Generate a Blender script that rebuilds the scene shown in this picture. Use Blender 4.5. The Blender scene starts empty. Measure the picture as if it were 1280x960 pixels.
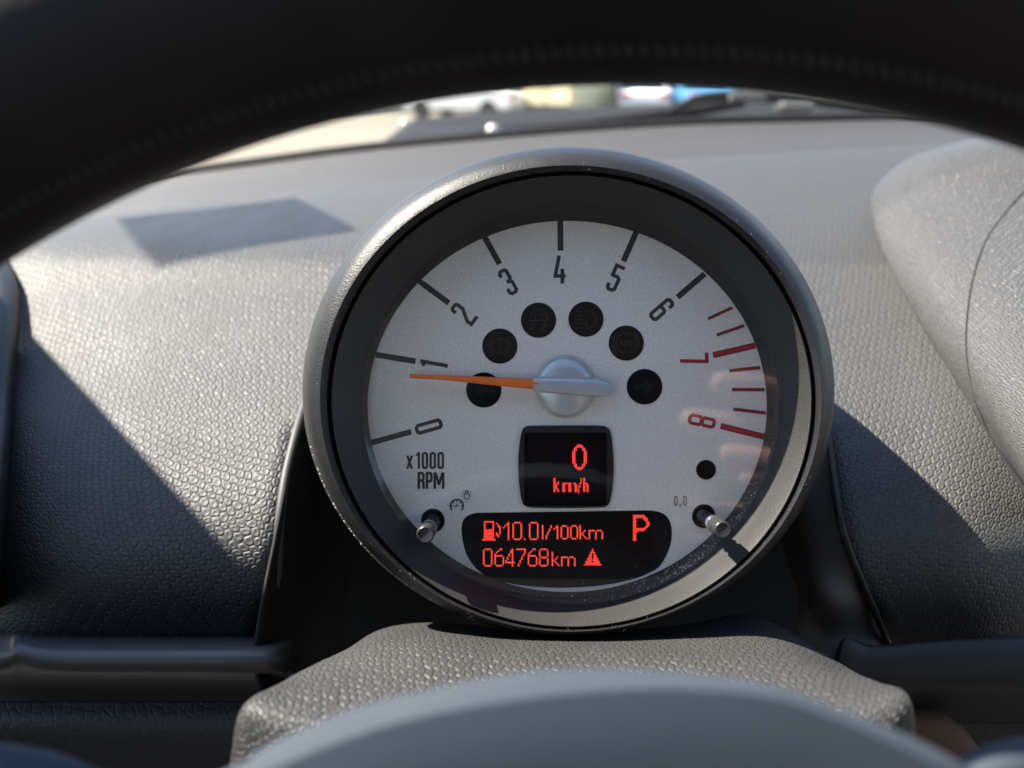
import bpy, bmesh, math, random
from mathutils import Vector, Matrix
from mathutils.geometry import tessellate_polygon
from mathutils.bvhtree import BVHTree
random.seed(7)
S = bpy.context.scene
COL = S.collection
R = math.radians

# ------------------------------------------------------------------ camera, light, exposure
F = 961.0            # focal length in photograph pixels (1280 wide)
D = 0.22             # metres from the lens to the dial
PITCH = R(21.5)
CAMH = 1.2
# gauge frame: x right, y up the dial, z out of the dial towards the driver; origin on the view axis at the dial
G = Matrix(((1, 0, 0), (0, math.sin(PITCH), -math.cos(PITCH)), (0, math.cos(PITCH), math.sin(PITCH)))).to_4x4()
G.translation = Vector((0, 0, CAMH)) - (G.to_3x3() @ Vector((0, 0, D)))

cam_d = bpy.data.cameras.new('camera'); cam = bpy.data.objects.new('camera', cam_d); COL.objects.link(cam)
cam.matrix_world = Matrix.Translation((0, 0, CAMH)) @ G.to_3x3().to_4x4()
cam_d.sensor_width = 36; cam_d.lens = 36 * F / 1280
cam_d.clip_start = 0.002; cam_d.clip_end = 500
cam_d.dof.use_dof = True; cam_d.dof.focus_distance = 0.213; cam_d.dof.aperture_fstop = 8.2
S.camera = cam

SUN_G = Vector((-0.600, 0.792, 0.112)).normalized()
SUN_W = (G.to_3x3() @ SUN_G).normalized()
w = bpy.data.worlds.new('World'); S.world = w; w.use_nodes = True
nt = w.node_tree; bg = nt.nodes['Background']
sky = nt.nodes.new('ShaderNodeTexSky'); sky.sky_type = 'NISHITA'; sky.sun_disc = False; sky.ozone_density = 1.0; sky.dust_density = 0.4; sky.air_density = 1.0
sky.sun_elevation = math.asin(SUN_W.z); sky.sun_rotation = math.atan2(SUN_W.x, SUN_W.y)
nt.links.new(sky.outputs[0], bg.inputs[0]); bg.inputs[1].default_value = 0.08
sd = bpy.data.lights.new('sun', 'SUN'); sd.energy = 4.8; sd.angle = R(0.5); sd.color = (1.0, 0.92, 0.79)
so = bpy.data.objects.new('sun', sd); COL.objects.link(so); so.rotation_euler = SUN_W.to_track_quat('Z', 'Y').to_euler()
S.view_settings.view_transform = 'Standard'; S.view_settings.look = 'None'
S.view_settings.exposure = 2.03; S.view_settings.gamma = 1
S.render.engine = 'CYCLES'
S.cycles.max_bounces = 8

# ------------------------------------------------------------------ materials
def mat(name, base, rough=0.5, metal=0.0, spec=0.5, **kw):
    m = bpy.data.materials.new(name); m.use_nodes = True
    b = m.node_tree.nodes['Principled BSDF']
    b.inputs['Base Color'].default_value = (*base, 1); b.inputs['Roughness'].default_value = rough
    b.inputs['Metallic'].default_value = metal; b.inputs['Specular IOR Level'].default_value = spec
    for k, v in kw.items(): b.inputs[k.replace('_', ' ')].default_value = v
    return m
def N(m, t, **kw):
    n = m.node_tree.nodes.new(t)
    for k, v in kw.items(): setattr(n, k, v)
    return n
def L(m, a, b): m.node_tree.links.new(a, b)
def B(m): return m.node_tree.nodes['Principled BSDF']

def noise_tint(m, base, scale, amt, coord='Object', detail=4):
    """break up a flat colour a little"""
    tc = N(m, 'ShaderNodeTexCoord'); no = N(m, 'ShaderNodeTexNoise'); no.inputs['Scale'].default_value = scale
    no.inputs['Detail'].default_value = detail
    L(m, tc.outputs[coord], no.inputs['Vector'])
    r = N(m, 'ShaderNodeValToRGB'); r.color_ramp.elements[0].position = 0.3; r.color_ramp.elements[1].position = 0.7
    r.color_ramp.elements[0].color = (*[c * (1 - amt) for c in base], 1); r.color_ramp.elements[1].color = (*[min(1, c * (1 + amt)) for c in base], 1)
    L(m, no.outputs[0], r.inputs[0]); L(m, r.outputs[0], B(m).inputs['Base Color'])
    return tc, no

def grained(name, base, rough, cell, bump=0.6, dist=0.0004, lo=0.0, hi=0.16, rand=0.75, stretch=1.0, spec=0.5, fine=0.2, coat=0.1, dimple=0.0):
    """moulded pebble grain: raised cells between narrow grooves, in metres of surface (UV)"""
    m = mat(name, base, rough, 0, spec)
    tc = N(m, 'ShaderNodeTexCoord'); mp = N(m, 'ShaderNodeMapping')
    mp.inputs['Scale'].default_value = (1 / cell / stretch, 1 / cell, 1); mp.inputs['Rotation'].default_value = (0, 0, 0.12)
    L(m, tc.outputs['UV'], mp.inputs['Vector'])
    wn = N(m, 'ShaderNodeTexNoise'); wn.inputs['Scale'].default_value = 1.3; L(m, mp.outputs[0], wn.inputs['Vector'])
    mx = N(m, 'ShaderNodeMixRGB'); mx.blend_type = 'ADD'; mx.inputs[0].default_value = 0.22
    L(m, mp.outputs[0], mx.inputs[1]); L(m, wn.outputs[1], mx.inputs[2])
    vo = N(m, 'ShaderNodeTexVoronoi', voronoi_dimensions='2D', feature='DISTANCE_TO_EDGE')
    vo.inputs['Scale'].default_value = 1.0; vo.inputs['Randomness'].default_value = rand
    L(m, mx.outputs[0], vo.inputs['Vector'])
    mr = N(m, 'ShaderNodeMapRange', interpolation_type='SMOOTHERSTEP')
    mr.inputs['From Min'].default_value = lo; mr.inputs['From Max'].default_value = hi
    L(m, vo.outputs['Distance'], mr.inputs['Value'])
    fn = N(m, 'ShaderNodeTexNoise'); fn.inputs['Scale'].default_value = 6; fn.inputs['Detail'].default_value = 3
    L(m, mp.outputs[0], fn.inputs['Vector'])
    ad = N(m, 'ShaderNodeMath', operation='MULTIPLY_ADD'); ad.inputs[1].default_value = fine
    L(m, fn.outputs[0], ad.inputs[0]); L(m, mr.outputs[0], ad.inputs[2])
    if dimple:
        v2 = N(m, 'ShaderNodeTexVoronoi', voronoi_dimensions='2D', feature='F1'); v2.inputs['Scale'].default_value = 1.0; v2.inputs['Randomness'].default_value = rand
        L(m, mx.outputs[0], v2.inputs['Vector'])
        m2 = N(m, 'ShaderNodeMapRange', interpolation_type='SMOOTHSTEP'); m2.inputs['From Min'].default_value = 0.02; m2.inputs['From Max'].default_value = 0.26
        m2.inputs['To Min'].default_value = -dimple; m2.inputs['To Max'].default_value = 0
        L(m, v2.outputs['Distance'], m2.inputs['Value'])
        a2 = N(m, 'ShaderNodeMath', operation='ADD'); L(m, ad.outputs[0], a2.inputs[0]); L(m, m2.outputs[0], a2.inputs[1]); ad = a2
    bp = N(m, 'ShaderNodeBump'); bp.inputs['Strength'].default_value = bump; bp.inputs['Distance'].default_value = dist
    L(m, ad.outputs[0], bp.inputs['Height']); L(m, bp.outputs[0], B(m).inputs['Normal'])
    B(m).inputs['Coat Weight'].default_value = coat; B(m).inputs['Coat Roughness'].default_value = 0.42
    # worn sheen varies over the part
    big = N(m, 'ShaderNodeTexNoise'); big.inputs['Scale'].default_value = 0.35; big.inputs['Detail'].default_value = 5
    L(m, mp.outputs[0], big.inputs['Vector'])
    rr = N(m, 'ShaderNodeMapRange'); rr.inputs['To Min'].default_value = rough - 0.07; rr.inputs['To Max'].default_value = rough + 0.07
    L(m, big.outputs[0], rr.inputs['Value']); L(m, rr.outputs[0], B(m).inputs['Roughness'])
    return m

def pebbled(name, base, rough, pitch, bump=0.8, dist=0.0003, stretch=1.2, spec=0.42, warp=0.3, dimple=0.4, coat=0.0):
    """rows of oval moulded pebbles with a shallow dimple, packed like a honeycomb (UV in metres)"""
    m = mat(name, base, rough, 0, spec)
    def VM(op, a, b=None):
        n = N(m, 'ShaderNodeVectorMath', operation=op); L(m, a, n.inputs[0])
        if b is not None:
            if isinstance(b, tuple): n.inputs[1].default_value = b
            else: L(m, b, n.inputs[1])
        return n
    tc = N(m, 'ShaderNodeTexCoord'); mp = N(m, 'ShaderNodeMapping'); mp.inputs['Rotation'].default_value = (0, 0, 0.10)
    L(m, tc.outputs['UV'], mp.inputs['Vector'])
    sc = VM('MULTIPLY', mp.outputs[0], (1 / pitch, stretch / pitch, 1))
    wn = N(m, 'ShaderNodeTexNoise'); wn.inputs['Scale'].default_value = 0.55; wn.inputs['Detail'].default_value = 2.5; L(m, sc.outputs[0], wn.inputs['Vector'])
    wc = VM('SUBTRACT', wn.outputs[1], (.5, .5, .5)); ws_ = VM('MULTIPLY', wc.outputs[0], (warp * 3.2, warp * 3.2, 0)); p = VM('ADD', sc.outputs[0], ws_.outputs[0])
    q = VM('MULTIPLY', p.outputs[0], (1, 1 / 1.7320508, 0))
    ds = []
    for off in ((0, 0, 0), (.5, .5, 0)):
        a = VM('ADD', q.outputs[0], off); f = VM('FRACTION', a.outputs[0]); c_ = VM('SUBTRACT', f.outputs[0], (.5, .5, 0)); g_ = VM('MULTIPLY', c_.outputs[0], (1, 1.7320508, 0))
        ln = N(m, 'ShaderNodeVectorMath', operation='LENGTH'); L(m, g_.outputs[0], ln.inputs[0]); ds.append(ln.outputs['Value'])
    mn = N(m, 'ShaderNodeMath', operation='MINIMUM'); L(m, ds[0], mn.inputs[0]); L(m, ds[1], mn.inputs[1])
    # pebbles are not all the same size
    pn = N(m, 'ShaderNodeTexNoise'); pn.inputs['Scale'].default_value = 1.1; pn.inputs['Detail'].default_value = 2; L(m, sc.outputs[0], pn.inputs['Vector'])
    pa = N(m, 'ShaderNodeMath', operation='MULTIPLY_ADD'); pa.inputs[1].default_value = 0.30; pa.inputs[2].default_value = -0.15; L(m, pn.outputs[0], pa.inputs[0])
    fd = N(m, 'ShaderNodeMath', operation='ADD'); L(m, mn.outputs[0], fd.inputs[0]); L(m, pa.outputs[0], fd.inputs[1])
    up = N(m, 'ShaderNodeMapRange', interpolation_type='SMOOTHSTEP'); up.inputs['From Min'].default_value = .33; up.inputs['From Max'].default_value = .53; up.inputs['To Min'].default_value = 1; up.inputs['To Max'].default_value = 0
    L(m, fd.outputs[0], up.inputs['Value'])
    di = N(m, 'ShaderNodeMapRange', interpolation_type='SMOOTHSTEP'); di.inputs['From Min'].default_value = .04; di.inputs['From Max'].default_value = .30; di.inputs['To Min'].default_value = -dimple; di.inputs['To Max'].default_value = 0
    L(m, fd.outputs[0], di.inputs['Value'])
    ad = N(m, 'ShaderNodeMath', operation='ADD'); L(m, up.outputs[0], ad.inputs[0]); L(m, di.outputs[0], ad.inputs[1])
    fn = N(m, 'ShaderNodeTexNoise'); fn.inputs['Scale'].default_value = 5; fn.inputs['Detail'].default_value = 3; L(m, sc.outputs[0], fn.inputs['Vector'])
    a2 = N(m, 'ShaderNodeMath', operation='MULTIPLY_ADD'); a2.inputs[1].default_value = 0.3; L(m, fn.outputs[0], a2.inputs[0]); L(m, ad.outputs[0], a2.inputs[2])
    bp = N(m, 'ShaderNodeBump'); bp.inputs['Strength'].default_value = bump; bp.inputs['Distance'].default_value = dist
    L(m, a2.outputs[0], bp.inputs['Height']); L(m, bp.outputs[0], B(m).inputs['Normal'])
    big = N(m, 'ShaderNodeTexNoise'); big.inputs['Scale'].default_value = 0.12; big.inputs['Detail'].default_value = 8; L(m, sc.outputs[0], big.inputs['Vector'])
    rr = N(m, 'ShaderNodeMapRange'); rr.inputs['From Min'].default_value = .3; rr.inputs['From Max'].default_value = .7; rr.inputs['To Min'].default_value = rough - 0.07; rr.inputs['To Max'].default_value = rough + 0.07
    L(m, big.outputs[0], rr.inputs['Value']); L(m, rr.outputs[0], B(m).inputs['Roughness'])
    return m

def speckled(name, base, rough, scale=2600, bump=0.25, dist=0.00012, spec=0.5, metal=0.0):
    """fine spark-eroded plastic"""
    m = mat(name, base, rough, metal, spec)
    tc = N(m, 'ShaderNodeTexCoord'); no = N(m, 'ShaderNodeTexNoise'); no.inputs['Scale'].default_value = scale; no.inputs['Detail'].default_value = 2
    L(m, tc.outputs['Object'], no.inputs['Vector'])
    bp = N(m, 'ShaderNodeBump'); bp.inputs['Strength'].default_value = bump; bp.inputs['Distance'].default_value = dist
    L(m, no.outputs[0], bp.inputs['Height']); L(m, bp.outputs[0], B(m).inputs['Normal'])
    n2 = N(m, 'ShaderNodeTexNoise'); n2.inputs['Scale'].default_value = 90; n2.inputs['Detail'].default_value = 6
    L(m, tc.outputs['Object'], n2.inputs['Vector'])
    rr = N(m, 'ShaderNodeMapRange'); rr.inputs['To Min'].default_value = rough - 0.08; rr.inputs['To Max'].default_value = rough + 0.08
    L(m, n2.outputs[0], rr.inputs['Value']); L(m, rr.outputs[0], B(m).inputs['Roughness'])
    return m

M = {}
M['dash'] = pebbled('dash_grain', (0.054, 0.054, 0.054), 0.56, 0.0030, bump=0.85, dist=0.00034, stretch=1.22)
M['dash_back'] = grained('dash_back_grain', (0.045, 0.043, 0.042), 0.6, 0.0025, bump=0.7, dist=0.0004, hi=0.24)
M['pod'] = pebbled('pod_grain', (0.068, 0.067, 0.066), 0.46, 0.0021, bump=1.0, dist=0.00032, stretch=1.25, warp=0.5, dimple=0.15)
M['cover'] = pebbled('cover_grain', (0.040, 0.040, 0.040), 0.48, 0.0020, bump=1.0, dist=0.00028, stretch=1.35, warp=0.42, dimple=0.25)
M['lower'] = grained('lower_grain', (0.02, 0.02, 0.021), 0.6, 0.0028, bump=0.4, spec=0.3, dist=0.0003, hi=0.2)
M['satin'] = speckled('satin_black', (0.012, 0.012, 0.013), 0.46, bump=0.9, spec=0.38, scale=2300, dist=.00015); B(M['satin']).inputs['Coat Weight'].default_value = .06; B(M['satin']).inputs['Coat Roughness'].default_value = .35
M['bevel'] = speckled('bevel_black', (0.023, 0.023, 0.0225), 0.5, scale=2300, bump=0.9, dist=.00015, spec=0.5)
M['trim'] = speckled('trim_plastic', (0.018, 0.0175, 0.017), 0.48, bump=0.2, spec=0.35)
M['strut'] = speckled('strut_plastic', (0.07, 0.06, 0.05), 0.6, bump=0.3, spec=0.3)  # lighter brown base stands in for sunlight on the right cavity wall
M['ledge'] = speckled('ledge_plastic', (0.030, 0.032, 0.035), 0.52, bump=0.1, spec=0.8)
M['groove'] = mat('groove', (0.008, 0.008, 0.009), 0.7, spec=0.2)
M['black'] = mat('black_gloss', (0.006, 0.006, 0.007), 0.15)
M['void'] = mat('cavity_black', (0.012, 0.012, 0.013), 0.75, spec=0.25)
M['pad'] = speckled('pad_plastic', (0.036, 0.048, 0.064), 0.74, scale=900, bump=0.3, spec=0.2)  # blue of the reflected sky is tinted into this base colour
M['leather'] = speckled('wheel_leather', (0.014, 0.013, 0.0155), 0.5, scale=700, bump=0.4, dist=0.0003, spec=0.12)
noise_tint(M['leather'], (0.017, 0.014, 0.015), 14, 0.6, detail=5)
M['thread'] = mat('thread', (0.022, 0.014, 0.013), 0.8)
M['dial'] = mat('dial_silver', (0.84, 0.79, 0.73), 0.45, metal=0.1)
noise_tint(M['dial'], (0.84, 0.79, 0.73), 1400, 0.10, detail=6)
M['silver'] = mat('hub_silver', (0.60, 0.61, 0.63), 0.32, metal=0.35); noise_tint(M['silver'], (0.60, 0.61, 0.63), 3000, 0.12)
M['chrome'] = mat('stem_clear', (0.30, 0.31, 0.34), 0.2, metal=0.8)
M['knob'] = mat('knob_grey', (0.035, 0.035, 0.035), 0.35, metal=0.2)
M['print'] = mat('print_black', (0.008, 0.008, 0.009), 0.5)
M['print_in'] = mat('print_grey', (0.045, 0.047, 0.052), 0.55)
M['red'] = mat('print_red_edge', (0.07, 0.005, 0.01), 0.5)
M['red_in'] = mat('print_red', (0.45, 0.012, 0.03), 0.5)
M['orange'] = mat('needle_orange', (0.95, 0.20, 0.035), 0.4)
M['white'] = mat('white_plastic', (0.8, 0.8, 0.78), 0.4)
M['smoke'] = mat('smoked_lamp', (0.004, 0.005, 0.006), 0.4, spec=0.2)
M['icon'] = mat('icon_grey', (0.030, 0.031, 0.034), 0.45, spec=0.3)
M['icon2'] = mat('arrow_grey', (0.012, 0.013, 0.014), 0.45, spec=0.25)
M['screen'] = mat('lcd_screen', (0.008, 0.003, 0.004), 0.35, spec=0.2)
M['screen2'] = mat('lcd_border', (0.009, 0.008, 0.009), 0.35, spec=0.2)
def emit(name, c, s):
    m = mat(name, (0.3, 0.02, 0.01), 0.5)
    B(m).inputs['Emission Color'].default_value = (*c, 1); B(m).inputs['Emission Strength'].default_value = s
    return m
M['led'] = emit('led_red', (1.0, 0.075, 0.05), 0.27)
M['led2'] = emit('led_red_bright', (1.0, 0.055, 0.04), 0.27)
M['dust'] = mat('dust', (0.8, 0.76, 0.68), 0.9)

def pane(name, refl=1.0, tint=(1, 1, 1), rough=0.0):
    m = bpy.data.materials.new(name); m.use_nodes = True; t = m.node_tree; t.nodes.clear()
    o = t.nodes.new('ShaderNodeOutputMaterial'); mx = t.nodes.new('ShaderNodeMixShader')
    tr = t.nodes.new('ShaderNodeBsdfTransparent'); tr.inputs[0].default_value = (*tint, 1)
    gl = t.nodes.new('ShaderNodeBsdfGlossy'); gl.inputs['Roughness'].default_value = rough; gl.inputs[0].default_value = (refl, refl, refl, 1)
    lw = t.nodes.new('ShaderNodeLayerWeight'); lw.inputs[0].default_value = 0.5
    pw = t.nodes.new('ShaderNodeMath'); pw.operation = 'POWER'; pw.inputs[1].default_value = 5; t.links.new(lw.outputs['Facing'], pw.inputs[0])
    fr = t.nodes.new('ShaderNodeMath'); fr.operation = 'MULTIPLY_ADD'; fr.inputs[1].default_value = 0.92; fr.inputs[2].default_value = 0.05; t.links.new(pw.outputs[0], fr.inputs[0])
    t.links.new(fr.outputs[0], mx.inputs[0]); t.links.new(tr.outputs[0], mx.inputs[1]); t.links.new(gl.outputs[0], mx.inputs[2]); t.links.new(mx.outputs[0], o.inputs[0])
    return m
M['lens'] = pane('clear_lens', rough=0.03)
M['glass'] = pane('windscreen_glass')
M['card'] = mat('milky_film', (0.7, 0.7, 0.7), 0.6, Alpha=0.45)

# ------------------------------------------------------------------ builders
def P(px, py, z=0.0):
    """point of the gauge frame seen at photograph pixel px,py, z metres in front of the dial"""
    k = (D - z) / F
    return Vector(((px - 640) * k, -(py - 480) * k, z))
def link(name, me, m=None, parent=None, smooth=True, ang=35):
    if m is not None:
        for x in (m if isinstance(m, (list, tuple)) else [m]): me.materials.append(x)
    if smooth:
        for p in me.polygons: p.use_smooth = True
        me.set_sharp_from_angle(angle=R(ang))
    o = bpy.data.objects.new(name, me); COL.objects.link(o)
    if parent is not None: o.parent = parent
    return o
def from_bm(name, bm, m=None, parent=None, smooth=True, ang=35, world=False):
    bmesh.ops.remove_doubles(bm, verts=bm.verts, dist=1e-7)
    bmesh.ops.recalc_face_normals(bm, faces=bm.faces)
    me = bpy.data.meshes.new(name); bm.to_mesh(me); bm.free()
    o = link(name, me, m, parent, smooth, ang)
    if parent is None and not world: o.matrix_world = G
    return o
def thing(name, label=None, cat=None, group=None, kind=None, mw=None, at=None):
    """an Empty at the thing's base; its parts are given in gauge-frame coordinates"""
    e = bpy.data.objects.new(name, None); COL.objects.link(e); e.empty_display_size = 0.01
    e.matrix_world = mw if mw is not None else G
    tag(e, label, cat, group, kind); return e
def tag(o, label=None, cat=None, group=None, kind=None):
    if label: o['label'] = label
    if cat: o['category'] = cat
    if group: o['group'] = group
    if kind: o['kind'] = kind
    return o

def ring_loft(rings, n=160, close_first=False, close_last=False, bm=None):
    bm = bm or bmesh.new(); rows = []
    for (cx, cy, rx, ry, z) in rings:
        rows.append([bm.verts.new(P(cx + rx * math.cos(2 * math.pi * i / n), cy - ry * math.sin(2 * math.pi * i / n), z)) for i in range(n)])
    for a, b in zip(rows, rows[1:]):
        for i in range(n): bm.faces.new((a[i], a[(i + 1) % n], b[(i + 1) % n], b[i]))
    if close_first: bm.faces.new(rows[0][::-1])
    if close_last: bm.faces.new(rows[-1])
    return bm
def prism(bm, pts, z0, z1, mi=0, hole=False):
    """flat plate from pixel outline pts, faces at z0 (back) and z1 (front); keeps the outline's true size"""
    base = [P(x, y, 0) for x, y in pts]
    f = [bm.verts.new((v.x, v.y, z1)) for v in base]; b = [bm.verts.new((v.x, v.y, z0)) for v in base]
    fa = [bm.faces.new(f), bm.faces.new(b[::-1])]
    for i in range(len(f)):
        j = (i + 1) % len(f); fa.append(bm.faces.new((f[i], b[i], b[j], f[j])))
    for x in fa: x.material_index = mi
def stroke(bm, pts, s, z1, z0=0.0, closed=False, mi=0):
    """mitred band of width s (pixels) along a pixel polyline, as a thin plate"""
    n = len(pts); V = [Vector(p) for p in pts]; Lf, Rt = [], []
    for i in range(n):
        if closed: a, b = V[i - 1], V[(i + 1) % n]
        else: a = V[i - 1] if i else None; b = V[i + 1] if i < n - 1 else None
        d1 = (V[i] - a).normalized() if a is not None else (b - V[i]).normalized()
        d2 = (b - V[i]).normalized() if b is not None else d1
        n1 = Vector((-d1.y, d1.x)); n2 = Vector((-d2.y, d2.x)); mt = (n1 + n2)
        mt = mt.normalized() if mt.length > 1e-6 else n1
        k = s / 2 / max(0.45, mt.dot(n1)); Lf.append(V[i] + mt * k); Rt.append(V[i] - mt * k)
    def vv(p, z): q = P(p.x, p.y, 0); return bm.verts.new((q.x, q.y, z))
    lf = [vv(p, z1) for p in Lf]; rf = [vv(p, z1) for p in Rt]; lb = [vv(p, z0) for p in Lf]; rb = [vv(p, z0) for p in Rt]
    fs = []
    for i in range(n if closed else n - 1):
        j = (i + 1) % n
        fs += [bm.faces.new((lf[i], rf[i], rf[j], lf[j])), bm.faces.new((lf[i], lf[j], lb[j], lb[i])), bm.faces.new((rf[i], rb[i], rb[j], rf[j]))]
    if not closed:
        fs += [bm.faces.new((lf[0], lb[0], rb[0], rf[0])), bm.faces.new((lf[-1], rf[-1], rb[-1], lb[-1]))]
    for f in fs: f.material_index = mi
def cr(p0, p1, p2, p3, t):
    return 0.5 * ((2 * p1) + (-p0 + p2) * t + (2 * p0 - 5 * p1 + 4 * p2 - p3) * t * t + (-p0 + 3 * p1 - 3 * p2 + p3) * t ** 3)
def resample(pts, k):
    out = []; n = len(pts)
    for i in range(n - 1):
        p0 = pts[i - 1] if i else pts[0] * 2 - pts[1]; p3 = pts[i + 2] if i + 2 < n else pts[-1] * 2 - pts[-2]
        for j in range(k): out.append(cr(p0, pts[i], pts[i + 1], p3, j / k))
    out.append(pts[-1].copy()); return out
def sheet(name, rows, m, parent=None, k=6, kv=None, keep=None, thick=0.003, px=True, world=False, vz=.45, vy=1.0):
    """smooth moulded panel through a grid of control points (pixel, pixel, z)"""
    kv = kv or k
    g = [[P(*c) for c in r] if px else [Vector(c) for c in r] for r in rows]
    g = [resample(r, k) for r in g]
    cols = [resample([r[i] for r in g], kv) for i in range(len(g[0]))]
    g = [[c[j] for c in cols] for j in range(len(cols[0]))]
    nr, nc = len(g), len(g[0]); mid = nc // 2
    U = [[0] * nc for _ in range(nr)]
    for j in range(nr):
        for i in range(mid + 1, nc): U[j][i] = U[j][i - 1] + (g[j][i] - g[j][i - 1]).length
        for i in range(mid - 1, -1, -1): U[j][i] = U[j][i + 1] - (g[j][i + 1] - g[j][i]).length
    Vv = [[0] * nc for _ in range(nr)]
    for i in range(nc):
        for j in range(1, nr): dv = g[j][i] - g[j - 1][i]; Vv[j][i] = Vv[j - 1][i] - math.hypot(dv.x * .5, dv.y * (vy(j / kv) if callable(vy) else vy), dv.z * vz)
    vs = [p for r in g for p in r]; fs = []
    for j in range(nr - 1):
        for i in range(nc - 1):
            if keep and not keep(i / k, j / kv): continue
            fs.append((j * nc + i, (j + 1) * nc + i, (j + 1) * nc + i + 1, j * nc + i + 1))
    me = bpy.data.meshes.new(name); me.from_pydata(vs, [], fs)
    uv = me.uv_layers.new(name='UV')
    for l in me.loops:
        j, i = divmod(l.vertex_index, nc); uv.data[l.index].uv = (U[j][i], Vv[j][i])
    me.validate()
    o = link(name, me, m, parent, ang=50)
    if parent is None and not world: o.matrix_world = G
    if thick:
        s = o.modifiers.new('thickness', 'SOLIDIFY'); s.thickness = thick; s.offset = -1
    o['bvh_n'] = 0; del o['bvh_n']
    o_bvh = BVHTree.FromPolygons(vs, fs)
    return o, o_bvh
def tube(name, pts, rad, m, parent=None, n=12, k=6, px=True, world=False):
    p = [P(*c) for c in pts] if px else [Vector(c) for c in pts]
    rr = rad if isinstance(rad, (list, tuple)) else [rad] * len(p)
    r4 = resample([Vector((*a, b)) for a, b in zip(p, rr)], k) if len(p) > 1 else p
    bm = bmesh.new(); rows = []
    up = Vector((0.31, 0.2, 0.93))
    for i, q in enumerate(r4):
        a = Vector(r4[max(0, i - 1)][:3]); b = Vector(r4[min(len(r4) - 1, i + 1)][:3]); d = (b - a).normalized()
        x = d.cross(up).normalized(); y = d.cross(x)
        rows.append([bm.verts.new(Vector(q[:3]) + (x * math.cos(t) + y * math.sin(t)) * max(q[3], 1e-5)) for t in [2 * math.pi * s / n for s in range(n)]])
    for a, b in zip(rows, rows[1:]):
        for i in range(n): bm.faces.new((a[i], a[(i + 1) % n], b[(i + 1) % n], b[i]))
    bm.faces.new(rows[0][::-1]); bm.faces.new(rows[-1])
    return from_bm(name, bm, m, parent, ang=50, world=world)
def box(bm, c, s, mi=0, bev=0.0):
    r = bmesh.ops.create_cube(bm, size=1, matrix=Matrix.Translation(c) @ Matrix.Diagonal((*s, 1)))
    if bev:
        es = list({e for v in r['verts'] for e in v.link_edges})
        bmesh.ops.bevel(bm, geom=es, offset=bev, segments=3, affect='EDGES')
def ray(px, py): return P(px, py, 0) - Vector((0, 0, D))
def hit(bvh, px, py):
    h = bvh.ray_cast(Vector((0, 0, D)), ray(px, py).normalized())
    return h[0]

# ------------------------------------------------------------------ outside the windscreen
def ground_at(px, py):
    d = G.to_3x3() @ ray(px, py); t = -CAMH / d.z
    return Vector((0, 0, CAMH)) + d * t
M['paving'] = mat('paving', (0.17, 0.15, 0.115), 0.9); noise_tint(M['paving'], (0.17, 0.15, 0.115), 3, 0.25, detail=10)
bm = bmesh.new(); bmesh.ops.create_grid(bm, x_segments=8, y_segments=8, size=200)
tag(from_bm('pavement', bm, M['paving'], world=True, smooth=False), kind='structure')
M['cream'] = mat('cream_paint', (0.85, 0.75, 0.45), 0.45); M['carwhite'] = mat('white_paint', (0.75, 0.75, 0.74), 0.3)
M['carglass'] = mat('car_glass', (0.02, 0.025, 0.03), 0.1); M['tyre'] = mat('tyre', (0.02, 0.02, 0.02), 0.8)
M['tail'] = mat('tail_red', (0.5, 0.02, 0.02), 0.25); M['carblue'] = mat('blue_paint', (0.08, 0.25, 0.45), 0.3)
M['dark'] = mat('dark_seam', (0.02, 0.02, 0.02), 0.6)
def wheel_parts(e, spots, r=0.32):
    for (x, y) in spots:
        bm = bmesh.new(); bmesh.ops.create_cone(bm, cap_ends=True, segments=24, radius1=r, radius2=r, depth=0.2, matrix=Matrix.Translation((x, y, r)) @ Matrix.Rotation(R(90), 4, 'Y'))
        from_bm('wheel', bm, M['tyre'], e)
def car(loc, rz, paint, label, lights=True):
    e = thing('parked_car', label, 'car', 'cars parked beyond the windscreen', mw=Matrix.Translation(loc) @ Matrix.Rotation(rz, 4, 'Z'))
    prof = [(-2.1, .35), (-2.12, .75), (-1.95, .92), (-1.2, 1.0), (-.5, 1.42), (.9, 1.45), (1.65, 1.02), (2.08, .95), (2.15, .6), (2.1, .3)]
    bm = bmesh.new(); a = [bm.verts.new((-.85, y, z)) for y, z in prof]; b = [bm.verts.new((.85, y, z)) for y, z in prof]
    bm.faces.new(a); bm.faces.new(b[::-1])
    for i in range(len(a)): j = (i + 1) % len(a); bm.faces.new((a[i], b[i], b[j], a[j]))
    bmesh.ops.bevel(bm, geom=bm.edges[:], offset=.06, segments=3, affect='EDGES')
    from_bm('body', bm, paint, e)
    for sx in (-1, 1):
        bm = bmesh.new(); box(bm, Vector((sx * .845, .25, 1.2)), (.03, 1.6, .3), bev=.01); from_bm('side_window', bm, M['carglass'], e)
    for y0, tilt in ((1.3, 32), (-.87, -52)):
        bm = bmesh.new(); bmesh.ops.create_cube(bm, size=1, matrix=Matrix.Translation((0, y0, 1.24)) @ Matrix.Rotation(R(tilt), 4, 'X') @ Matrix.Diagonal((1.4, .04, .45, 1)))
        from_bm('window', bm, M['carglass'], e)
    for sx in (-.65, .65):
        bm = bmesh.new(); box(bm, Vector((sx, -2.1, .78)), (.3, .08, .16), bev=.02); from_bm('tail_light', bm, M['tail'], e)
    wheel_parts(e, [(sx, y) for sx in (-.8, .8) for y in (-1.3, 1.35)])
    return e
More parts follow.
